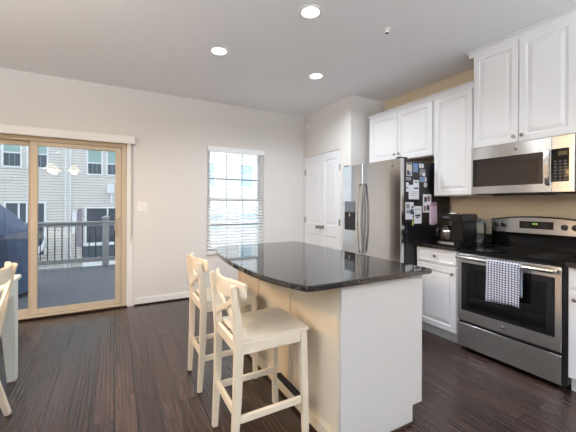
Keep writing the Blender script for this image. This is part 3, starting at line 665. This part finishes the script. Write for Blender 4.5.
sheet('letter', 'letter', 'large white letter sheet on the refrigerator side', 2.635, 2.79, 1.352, 1.50, 'paper', [(.2, .8, .5, .53, 'paper_grey'), (.2, .8, .38, .41, 'paper_grey'), (.2, .6, .26, .29, 'paper_grey')])
sheet('note', 'note', 'white note pinned beside the large letter, nearest the refrigerator front', 2.596, 2.633, 1.43, 1.525, 'paper', [(.1, .7, .3, .5, 'paper_grey')])
sheet('note', 'note', 'small white card with dark band overlapping the top of the large letter', 2.70, 2.786, 1.455, 1.552, 'paper', [(.1, .9, .05, .2, 'paper_ink'), (.2, .8, .7, .85, 'paper_grey')], off=.0030)
sheet('photo_card', 'photo', 'white photo strip with dark portraits beside the pink bag', 2.852, 2.985, 1.215, 1.408, 'paper', [(.15, .45, .58, .85, 'paper_ink'), (.5, .85, .62, .9, 'paper_brown'), (.1, .4, .08, .36, 'paper_brown'), (.45, .8, .1, .4, 'paper_ink')])
sheet('photo_card', 'photo', 'tall collage of small photos low on the refrigerator front side', 2.588, 2.708, 1.145, 1.322, 'paper', [(.1, .5, .62, .9, 'paper_grey'), (.1, .6, .35, .55, 'paper_grey'), (.6, .95, .3, .6, 'paper_ink'), (.7, .98, .65, .8, 'paper_brown'), (.1, .5, .08, .28, 'paper')])
sheet('photo_card', 'photo', 'lowest white card with dark print on the refrigerator side', 2.715, 2.832, 1.10, 1.282, 'paper', [(.15, .85, .4, .52, 'paper_ink'), (.3, .6, .3, .38, 'paper_ink'), (.1, .9, .8, .83, 'paper_grey')])
pk = thing('gift_bag', 'pink paper bag hanging on the black refrigerator side', 'bag', (3.01, FY1 - .008, 1.07))
m_ = MB(); m_.prism([(2.955, 1.085), (3.01, 1.078), (3.065, 1.095), (3.058, 1.30), (2.952, 1.305)], 'Y', FY1 - .020, FY1 - .0022, .003); m_.build('bag_body', 'pink', pk)
m_ = MB(); m_.prism([(2.94, 1.285), (3.052, 1.28), (3.048, 1.328), (2.965, 1.322)], 'Y', FY1 - .023, FY1 - .0205, .0005); m_.build('folded_flap', 'pink_dark', pk)
kt = thing('key_tag', 'small olive tag hanging between the two lowest cards on the refrigerator', 'tag', (2.70, FY1 - .006, 1.12))
m_ = MB(); m_.prism([(2.678, 1.085), (2.698, 1.075), (2.712, 1.13), (2.705, 1.16), (2.69, 1.15)], 'Y', FY1 - .009, FY1 - .0045, .001); m_.build('tag_body', 'green_yellow', kt)
m_ = MB(); m_.cyl((2.70, FY1 - .0085, 1.215), (2.70, FY1 - .0035, 1.215), .010, n=12); m_.box(2.696, 2.704, FY1 - .007, FY1 - .004, 1.158, 1.206); m_.build('magnet_hook', 'black_plastic', kt)

# ---------------------------------------------------------------- coffee maker and jar
cm = thing('coffee_maker', 'black coffee maker with glass carafe on the worktop beside the range', 'coffee maker', (2.93, -2.5, .9055))
m_ = MB(); m_.box(2.80, 3.08, -2.655, -2.425, .9058, .948, .008, 2); m_.build('base', 'black_plastic', cm, True)
m_ = MB(); m_.box(2.797, 2.7995, -2.60, -2.43, .914, .940, .001); m_.build('base_trim', 'chrome', cm, True)
m_ = MB(); m_.box(2.86, 3.08, -2.655, -2.53, .9485, 1.135, .006, 2); m_.box(3.01, 3.08, -2.529, -2.432, .9485, 1.135, .004); m_.build('column', 'black_plastic', cm, True)
m_ = MB(); m_.box(2.82, 3.085, -2.660, -2.432, 1.136, 1.208, .010, 2); hd_ = m_.build('head', 'black_plastic', cm, True)
m_ = MB(); m_.lathe([(.050, 0), (.050, .010), (.040, .020), (.001, .022)], (2.90, -2.53, 1.2085)); m_.build('lid', 'chrome', cm, True)
m_ = MB(); m_.box(2.8165, 2.8195, -2.545, -2.475, 1.168, 1.182, .001); m_.build('badge', 'icon', cm)
m_ = MB(); m_.lathe([(.045, 0), (.060, .012), (.064, .05), (.058, .09), (.042, .118), (.040, .128)], (2.892, -2.463, .9485)); ca_ = m_.build('carafe', 'carafe', cm, True)
m_ = MB(); m_.lathe([(.062, .082), (.0625, .084), (.057, .100), (.056, .100)], (2.892, -2.463, .9485)); m_.build('carafe_band', 'chrome', ca_, True)
m_ = MB(); m_.lathe([(.042, .1285), (.043, .140), (.001, .146)], (2.892, -2.463, .9485)); m_.build('carafe_lid', 'black_plastic', ca_, True)
m_ = MB(); m_.sweep([(2.850, -2.425, 1.06), (2.83, -2.405, 1.055), (2.825, -2.40, 1.02), (2.832, -2.410, .985)], (.6, -.8, 0), .016, .010, .003); m_.build('carafe_handle', 'black_plastic', ca_, True)
jr = thing('glass_jar', 'clear glass storage jar with grey lid on the worktop behind the coffee maker', 'jar', (3.22, -2.60, .9055))
m_ = MB(); m_.lathe([(.0001, .0), (.050, .0), (.055, .01), (.055, .19), (.048, .21), (.046, .21), (.052, .188), (.052, .012), (.0001, .006)], (3.22, -2.60, .9058)); m_.build('jar_body', 'glass', jr, True)
m_ = MB(); m_.lathe([(.050, .211), (.050, .232), (.030, .238), (.014, .240), (.016, .255), (.001, .258)], (3.22, -2.60, .9058)); m_.build('lid', 'grey_plastic', jr, True)

# ---------------------------------------------------------------- island
isl = thing('kitchen_island', 'white kitchen island with plain end panel under a dark granite top', 'island', (1.32, -2.4, 0))
IX0, IX1, IY0, IY1 = 1.018, 1.634, -3.169, -1.63
pts = [(IX0, .001), (1.553, .001), (1.553, .105), (IX1, .105), (IX1, .881), (IX0, .881)]
m_ = MB(); m_.prism(pts, 'Y', IY0 + .02, IY1); m_.build('carcass', 'island_side', isl)
m_ = MB(); m_.prism(pts, 'Y', IY0, IY0 + .0195, .001); m_.build('end_panel', 'cab_panel', isl)
m_ = MB()
for (y0, y1) in ((-2.64, -2.585), (-2.12, -2.065), (-3.147, -3.095), (-1.685, -1.632)):
    m_.box(IX0 - .009, IX0 - .0003, y0, y1, .10, .872, .002)
m_.box(IX0 - .009, IX0 - .0003, -3.147, -1.632, .0985, .0995); m_.build('stiles', 'island_side', isl)
m_ = MB(); m_.box(IX0 - .012, IX0 - .0005, -3.149, -1.632, .001, .085, .003); m_.box(IX0 - .008, IX0 - .0005, -3.149, -1.632, .085, .098, .003); m_.build('baseboard', 'island_side', isl)
m_ = MB(); m_.box(IX0 - .028, IX0 - .0125, -3.175, -1.632, .001, .016, .005); m_.box(IX0 - .028, 1.553, -3.185, IY0 - .0005, .001, .016, .005); m_.build('shoe_moulding', 'bronze', isl, label='dark brown shoe moulding')
n = 0
for y0, y1 in ((-3.145, -2.66), (-2.655, -2.145), (-2.14, -1.65)):
    def fi(u, v, d): return (IX1 + .0205 - d, u, v)
    m_ = MB(); m_.loops(fi, y0, y1, .733, .866, DRL); dd = m_.build('drawer', 'cab', isl)
    m_ = MB(); m_.sph((IX1 + .034, (y0 + y1) / 2, .80), .013); m_.build('knob', 'nickel', dd, True)
    m_ = MB(); m_.loops(fi, y0, y1, .113, .708, DL); dd = m_.build('door', 'cab', isl)
    m_ = MB(); m_.sph((IX1 + .034, y1 - .05, .64), .013); m_.build('knob', 'nickel', dd, True)
it = []
# counter outline: straight right side, bowed left (seating) side
cxs = [(1.673, -1.600), (1.673, -3.190)]
def arcpts():
    P = [(.835, -1.60), (.755, -1.80), (.704, -2.05), (.676, -2.35), (.674, -2.60), (.690, -2.85), (.725, -3.03), (.765, -3.15), (.792, -3.196), (.83, -3.21)]
    out = []
    for i in range(len(P) - 1):
        p0, p1, p2, p3 = P[max(i - 1, 0)], P[i], P[i + 1], P[min(i + 2, len(P) - 1)]
        for k in range(6):
            t = k / 6; out.append(tuple(.5 * ((2 * p1[j]) + (-p0[j] + p2[j]) * t + (2 * p0[j] - 5 * p1[j] + 4 * p2[j] - p3[j]) * t * t + (-p0[j] + 3 * p1[j] - 3 * p2[j] + p3[j]) * t ** 3) for j in (0, 1)))
    out.append(P[-1]); return out
outl = arcpts() + [(1.664, -3.21), (1.671, -3.208), (1.673, -3.202), (1.673, -1.612), (1.655, -1.60)]
m_ = MB(); m_.prism(outl, 'Z', .882, .9115, .005, 3); ct = m_.build('island_countertop', 'granite', None, True)
tag(ct, 'glossy black granite countertop with bowed seating edge on the white island', 'countertop')

# ---------------------------------------------------------------- seating
def make_seat(name, label, cat, group, sh, top, z_side, z_rear, z_front, feet_x, front_x, depth_mid=0.0, cap=True, lean=0.0):
    """local: x forward, y across, origin on the floor"""
    t = thing(name, label, cat, (0, 0, 0), group)
    for s in (1, -1):
        # rear leg and upright in one curved piece
        zs = [0, sh * .5, sh - .06, sh + .02, sh + .12, top - .06, top]
        xs = [feet_x, feet_x + .016 + depth_mid, feet_x + .022 + depth_mid, feet_x + .018 + depth_mid, feet_x + .008 + depth_mid * .8, feet_x - .006 + depth_mid * .2 - lean * .8, feet_x - .012 - lean]
        ysd = [.162, .168, .174, .176, .179, .184, .186]
        m_ = MB(); m_.sweep([(x, s * y, z + .006 * (z == 0)) for x, y, z in zip(xs, ysd, zs)], (0, 1, 0), [.032, .036, .038, .038, .036, .032, .030], [.030, .040, .044, .044, .040, .030, .026], .004)
        lg = m_.build('leg', 'white_wood', t, True, True)
        MB().box(feet_x - .012, feet_x + .012, s * .162 - .013, s * .162 + .013, .0002, .0058).build('felt_pad', 'felt', lg, local=True)
        m_ = MB(); m_.sweep([(front_x + .004, s * .186, .006), (front_x - .004, s * .180, sh * .5), (front_x - .012, s * .174, sh - .024)], (0, 1, 0), [.032, .037, .040], [.032, .037, .040], .004)
        lg = m_.build('leg', 'white_wood', t, True, True)
        MB().box(front_x - .008, front_x + .016, s * .186 - .013, s * .186 + .013, .0002, .0058).build('felt_pad', 'felt', lg, local=True)
        xr = feet_x + .012 + depth_mid * .7; 
        m_ = MB(); m_.box(xr + .018, front_x - .020, s * .172 - .010, s * .172 + .010, z_side - .018, z_side + .018, .003); m_.build('side_stretcher', 'white_wood', t, True, True)
        m_ = MB(); m_.box(feet_x + .042 + depth_mid, front_x - .030, s * .176 - .010, s * .176 + .010, sh - .078, sh - .022, .003); m_.build('side_apron', 'white_wood', t, True, True)
    m_ = MB(); m_.box(feet_x + .004 + depth_mid * .7, feet_x + .024 + depth_mid * .7, -.150, .150, z_rear - .020, z_rear + .020, .003); m_.build('rear_stretcher', 'white_wood', t, True, True)
    m_ = MB(); m_.box(front_x - .011, front_x + .009, -.164, .164, z_front - .020, z_front + .020, .003); fs_ = m_.build('front_stretcher', 'white_wood', t, True, True)
    if cap:
        m_ = MB(); m_.box(front_x - .0135, front_x + .0115, -.128, .128, z_front + .0203, z_front + .0245, .001); m_.box(front_x - .0145, front_x - .0113, -.128, .128, z_front - .002, z_front + .0245, .001)
        m_.build('footrest_strip', 'rubber', fs_, local=True, label='black metal footrest strip')
    m_ = MB(); m_.box(front_x - .018, front_x + .002, -.152, .152, sh - .078, sh - .022, .003); m_.build('front_apron', 'white_wood', t, True, True)
    m_ = MB(); m_.box(feet_x + .010 + depth_mid, feet_x + .032 + depth_mid, -.154, .154, sh - .078, sh - .022, .003); m_.build('rear_apron', 'white_wood', t, True, True)
    # dished seat board
    b_ = bmesh.new(); nx, ny = 14, 14; x0, x1 = feet_x + .044 + depth_mid, front_x + .030; g = []
    for zt in (1, 0):
        lay = []
        for i in range(nx + 1):
            r_ = []
            for j in range(ny + 1):
                u, v = i / nx, j / ny; x = x0 + (x1 - x0) * u - .012 * (2 * v - 1) ** 2 * u * (u > .5); hw = .180 + .010 * u
                y = -hw + 2 * hw * v; dish = .012 * math.sin(math.pi * v) ** 1.0 * math.sin(math.pi * min(1, u * 1.02)) ** .7 if 0 < u < 1 and 0 < v < 1 else 0
                edge = .004 if (i in (0, nx) or j in (0, ny)) else 0
                z = (sh - dish - edge) if zt else sh - .0215
                r_.append(b_.verts.new((x, y, z)))
            lay.append(r_)
        g.append(lay)
    for l, fl in ((0, False), (1, True)):
        for i in range(nx):
            for j in range(ny):
                q = (g[l][i][j], g[l][i + 1][j], g[l][i + 1][j + 1], g[l][i][j + 1]); b_.faces.new(q[::-1] if fl else q)
    for i in range(nx):
        b_.faces.new((g[0][i][0], g[1][i][0], g[1][i + 1][0], g[0][i + 1][0])); b_.faces.new((g[0][i][ny], g[0][i + 1][ny], g[1][i + 1][ny], g[1][i][ny]))
    for j in range(ny):
        b_.faces.new((g[0][0][j], g[0][0][j + 1], g[1][0][j + 1], g[1][0][j])); b_.faces.new((g[0][nx][j], g[1][nx][j], g[1][nx][j + 1], g[0][nx][j + 1]))
    bmesh.ops.recalc_face_normals(b_, faces=b_.faces)
    m_ = MB(); m_.bm.free(); m_.bm = b_; m_.build('seat', 'white_wood', t, True, True)
    # curved top rail, in front of the uprights, ends swept forward
    path = []; hts = []; n = 16
    for k in range(n + 1):
        v = -1 + 2 * k / n; y = v * .222
        x = feet_x + .042 - lean - .056 * (1 - v * v)
        path.append((x, y, top + .012 - .038)); hts.append(.094 - .022 * (abs(v) ** 3))
    # width vertical (z), thickness across
    m_ = MB(); m_.sweep([(p[0], p[1], p[2] + (-.006 if abs(p[1]) < .1 else 0)) for p in path], (-.06, 0, 1), hts, .017, .005); m_.build('top_rail', 'white_wood', t, True, True)
    # crossed back
    zb0, zb1 = sh + .035, top - .075; xa, xb = feet_x + .014 + depth_mid * .9, feet_x + .002 - lean * .6
    for s in (1, -1):
        m_ = MB(); pp = [(xa + (xb - xa) * q + s * .0075 - .0 , s * (-.158 + .316 * q), zb0 + (zb1 - zb0) * (q + .05 * math.sin(2 * math.pi * q))) for q in [k / 10 for k in range(11)]]
        m_.sweep(pp, (1, 0, 0), .013, .030, .003); m_.build('cross_brace', 'white_wood', t, True, True)
    return t
st = make_seat('bar_stool', 'white wooden bar stool with crossed back, nearer of the two at the island', 'bar stool', 'white bar stools at the island', .630, .900, .232, .255, .205, -.200, .200)
st.location = (.712, -2.805, 0)
st2 = copy_tree(st); st2.location = (.712, -2.105, 0); st2['label'] = 'white wooden bar stool with crossed back, farther one near the window'
dc = make_seat('dining_chair', 'white wooden dining chair pushed up to the table, cut off by the photo edge', 'chair', None, .450, .922, .20, .24, .20, -.215, .195, depth_mid=.050, cap=False, lean=.014)
dc.rotation_euler = (0, 0, math.pi); dc.location = (-.783, -2.108, 0)

# ---------------------------------------------------------------- dining table
TX1, TX0, TY1, TY0, TZ = -.613, -1.53, -1.425, -3.0, .765
tb = thing('dining_table', 'white dining table at the left edge of the photo', 'table', ((TX0 + TX1) / 2, (TY0 + TY1) / 2, 0))
MB().box(TX0, TX1, TY0, TY1, TZ - .028, TZ, .004, 2).build('tabletop', 'table_white', tb, True)
for x0, x1, y0, y1 in ((TX0 + .10, TX1 - .115, TY1 - .045, TY1 - .025), (TX0 + .10, TX1 - .115, TY0 + .025, TY0 + .045), (TX1 - .038, TX1 - .018, TY0 + .12, TY1 - .115), (TX0 + .018, TX0 + .038, TY0 + .12, TY1 - .115)):
    MB().box(x0, x1, y0, y1, TZ - .125, TZ - .0285, .002).build('apron', 'table_white', tb)
for sx, x in ((1, TX1 - .015), (-1, TX0 + .015)):
    for sy, y in ((1, TY1 - .018), (-1, TY0 + .018)):
        t = bmesh.new(); R_ = []
        for z, w2 in ((0.001, .052), (TZ - .16, .094), (TZ - .0285, .096)):
            R_.append([t.verts.new(p) for p in ((x, y, z), (x - sx * w2, y, z), (x - sx * w2, y - sy * w2, z), (x, y - sy * w2, z))])
        for i in range(2):
            for k in range(4): t.faces.new((R_[i][k], R_[i][(k + 1) % 4], R_[i + 1][(k + 1) % 4], R_[i + 1][k]))
        t.faces.new(R_[0]); t.faces.new(R_[-1]); bmesh.ops.recalc_face_normals(t, faces=t.faces)
        bmesh.ops.bevel(t, geom=[e for e in t.edges], offset=.003, segments=1, affect='EDGES')
        m_ = MB(); m_.merge(t); m_.build('leg', 'table_white', tb)

# ---------------------------------------------------------------- outdoors
DZK = -.05
struct(MB().box(-4.2, .9, .16, 3.52, DZK - .2, DZK), 'deck_floor', 'deck')
struct(MB().box(-40, 45, .2, 60, -4.2, -4.0), 'ground', 'ground')
rl = thing('deck_railing', 'grey deck railing with black balusters beyond the patio door', 'railing', (-1.6, 3.42, DZK))
RYc = 3.42
MB().box(-4.2, .9, RYc - .07, RYc + .07, .885, .918, .006).build('top_rail', 'rail', rl)
MB().box(-4.2, .9, RYc - .02, RYc + .02, .82, .885).build('upper_rail', 'rail', rl)
MB().box(-4.2, .9, RYc - .03, RYc + .03, .060, .145, .005).build('bottom_rail', 'rail', rl)
for x in (-.178, -2.35, -4.14, .84):
    m_ = MB(); m_.box(x - .062, x + .062, RYc - .062, RYc + .062, DZK + .001, .985, .004); po = m_.build('post', 'rail', rl)
    m_ = MB(); m_.lathe([(.115, 0), (.115, .015), (.07, .035), (.001, .055)], (0, 0, 0), n=4); bmesh.ops.rotate(m_.bm, verts=m_.bm.verts, cent=(0, 0, 0), matrix=Matrix.Rotation(math.pi / 4, 3, 'Z')); bmesh.ops.translate(m_.bm, verts=m_.bm.verts, vec=(x, RYc, .9855)); m_.build('post_cap', 'rail', po)
x = -4.02
while x < .8:
    if min(abs(x - q) for q in (-.178, -2.35, -4.14, .84)) > .075:
        m_ = MB(); m_.cyl((x, RYc, .146), (x, RYc, .8195), .0095, n=8); m_.build('baluster', 'baluster', rl)
    x += .118
# covered grill
gt = thing('covered_grill', 'barbecue grill under a dark navy vinyl cover on the deck', 'grill', (-1.74, 1.64, DZK), rz=math.radians(-17))
prof = [(-.66, .06), (-.64, .60), (-.62, .92), (-.50, 1.02), (-.36, 1.18), (-.18, 1.33), (0, 1.375), (.18, 1.34), (.36, 1.20), (.50, 1.05), (.62, .96), (.645, .60), (.67, .06)]
b_ = bmesh.new(); nz = 12; G = []
fine = []
for i in range(len(prof) - 1):
    for k in range(4): q = k / 4; fine.append((prof[i][0] * (1 - q) + prof[i + 1][0] * q, prof[i][1] * (1 - q) + prof[i + 1][1] * q))
fine.append(prof[-1])
for j in range(nz + 1):
    v = -1 + 2 * j / nz; row = []; sq = 1 - .10 * max(0, abs(v) - .6) / .4
    for (x, z) in fine:
        rr = random.uniform(-.007, .007) if 0 < j < nz else 0
        zz = z if z < .3 else z - .16 * max(0, abs(v) - .5) * (z > .9)
        row.append(b_.verts.new((x * sq + rr, v * .33, zz + rr * .6)))
    G.append(row)
for j in range(nz):
    for i in range(len(fine) - 1): b_.faces.new((G[j][i], G[j + 1][i], G[j + 1][i + 1], G[j][i + 1]))
b_.faces.new(G[0]); b_.faces.new(G[-1][::-1]); b_.faces.new([r[0] for r in G] + [r[-1] for r in reversed(G)])
bmesh.ops.recalc_face_normals(b_, faces=b_.faces)
m_ = MB(); m_.bm.free(); m_.bm = b_; m_.build('cover', 'cover', gt, True, True)
for sx in (-.5, .5):
    for sy in (-.22, .22): MB().cyl((sx, sy - .012, .045), (sx, sy + .012, .045), .044, n=16).build('wheel', 'rubber', gt, local=True)

# neighbouring townhouses across the gap
YH = 12.0
hs = thing('townhouse', 'row of beige lap-sided townhouses with white windows behind the deck', 'building', (0, YH, -4))
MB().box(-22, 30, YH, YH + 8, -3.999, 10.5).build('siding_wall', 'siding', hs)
def twin(x0, x1, z0, zm, z1, up='ext_glass_light', lo='ext_glass_dark', fr=.06):
    m_ = MB(); m_.box(x0 - fr, x1 + fr, YH - .05, YH - .0005, z0 - fr, z0); m_.box(x0 - fr, x1 + fr, YH - .05, YH - .0005, z1, z1 + fr * 1.4)
    m_.box(x0 - fr, x0, YH - .05, YH - .0005, z0, z1); m_.box(x1, x1 + fr, YH - .05, YH - .0005, z0, z1); m_.box(x0, x1, YH - .04, YH - .0005, zm - .025, zm + .025)
    o = m_.build('window', 'ext_white', hs)
    MB().box(x0, x1, YH - .012, YH - .0005, zm + .025, z1).build('pane', up, o); MB().box(x0, x1, YH - .022, YH - .0005, z0, zm - .025).build('pane', lo, o)
    m_ = MB()
    for k in (1, 2): xx = x0 + (x1 - x0) * k / 3; m_.box(xx - .008, xx + .008, YH - .026, YH - .0225, z0, z1 if up else zm)
    m_.build('muntin', 'ext_glass_light', o)
for x0, x1 in ((-4.95, -4.28), (-3.90, -3.38), (-3.12, -2.52), (-7.1, -6.4)): twin(x0, x1, 2.80, 3.34, 3.92)
for x0, x1 in ((-1.05, -.55), (-.30, .22), (2.6, 3.15), (3.4, 3.95)): twin(x0, x1, 2.62, 3.10, 3.66)
for x0, x1 in ((4.30, 4.60), (6.02, 6.72), (7.02, 7.55), (8.6, 9.2), (9.5, 10.1)): twin(x0, x1, 2.25, 2.85, 3.45, 'ext_glass_blue', 'ext_glass_blue')
for x0, x1 in ((4.40, 5.05), (6.05, 7.55), (8.7, 9.9)): twin(x0, x1, -.05, .35, .78, 'ext_glass_blue', 'ext_glass_blue')
def patio(x0, x1, z0, z1, splits):
    fr = .07; m_ = MB()
    for (a0, a1, b0, b1) in ((x0 - fr, x0, z0, z1 + fr), (x1, x1 + fr, z0, z1 + fr), (x0, x1, z1, z1 + fr), (x0, x1, z0 - fr, z0)): m_.box(a0, a1, YH - .06, YH - .0005, b0, b1)
    for s_ in splits: m_.box(s_ - .03, s_ + .03, YH - .05, YH - .0005, z0, z1)
    o = m_.build('patio_door', 'ext_white', hs); MB().box(x0, x1, YH - .02, YH - .0005, z0, z1).build('pane', 'ext_glass_dark', o)
patio(-3.82, -2.60, -.85, 1.30, (-3.42, -3.16)); patio(-1.10, .40, -.95, 1.08, (-.30,))
MB().box(-1.46, -1.26, YH - .03, YH - .0005, -.6, 1.08).build('shutter', 'shutter', hs)
m_ = MB()
for xx in (-1.86, -1.70): m_.box(xx - .035, xx + .035, YH - .06, YH - .0005, -4, 10)
m_.build('corner_board', 'ext_white', hs)
m_ = MB(); m_.box(-1.835, -1.725, YH - .10, YH - .061, -4, 10, .01); m_.build('downspout', 'siding', hs)
MB().box(-22, 30, YH - .35, YH - .0005, 9.6, 9.9).build('gutter', 'ext_white', hs)
m_ = MB(); m_.box(-1.62, -1.46, YH - .14, YH - .001, .0, .95, .01); m_.cyl((-1.46, YH - .05, .95), (-1.42, YH - .05, 1.45), .012, n=8); m_.build('utility_box', 'ext_white', hs)
m_ = MB(); m_.box(-.33, -.05, YH - .20, YH - .001, 1.75, 2.20, .02); m_.cyl((-.15, YH - .06, 1.30), (-.15, YH - .06, 1.75), .04, n=10); m_.build('pale_box', 'ext_white', hs)  # white box with a pipe below, standing for an unidentified pale blur
# neighbour's small balcony
nb = thing('balcony', 'white balcony with railing across the gap, seen through the deck balusters', 'balcony', (.2, 11.2, -1.6))
m_ = MB(); m_.box(-1.15, 2.8, 10.6, 11.99, -1.45, -1.05); m_.build('balcony_floor', 'ext_white', nb)
m_ = MB(); m_.box(-1.15, 2.8, 10.6, 10.68, -.42, -.30); m_.box(-1.15, 2.8, 10.6, 10.68, -1.0, -.90); m_.build('balcony_rail', 'ext_white', nb)
m_ = MB(); m_.box(-1.15, 2.8, 10.62, 10.66, -.90, -.42); m_.build('balcony_screen', 'ext_glass_dark', nb)
nb2 = thing('awning_ledge', 'lower white awning ledge at the left neighbour house, behind the railing', 'ledge', (-3.1, 11.2, -1.1))
m_ = MB(); m_.prism([(-4.2, -.95), (-2.9, -.95), (-2.5, -.55), (-2.42, -.30), (-2.42, -.05), (-2.5, -.30), (-2.9, -.62), (-4.2, -.66)], 'Y', 10.9, 11.6); m_.build('ledge_body', 'ext_white', nb2)
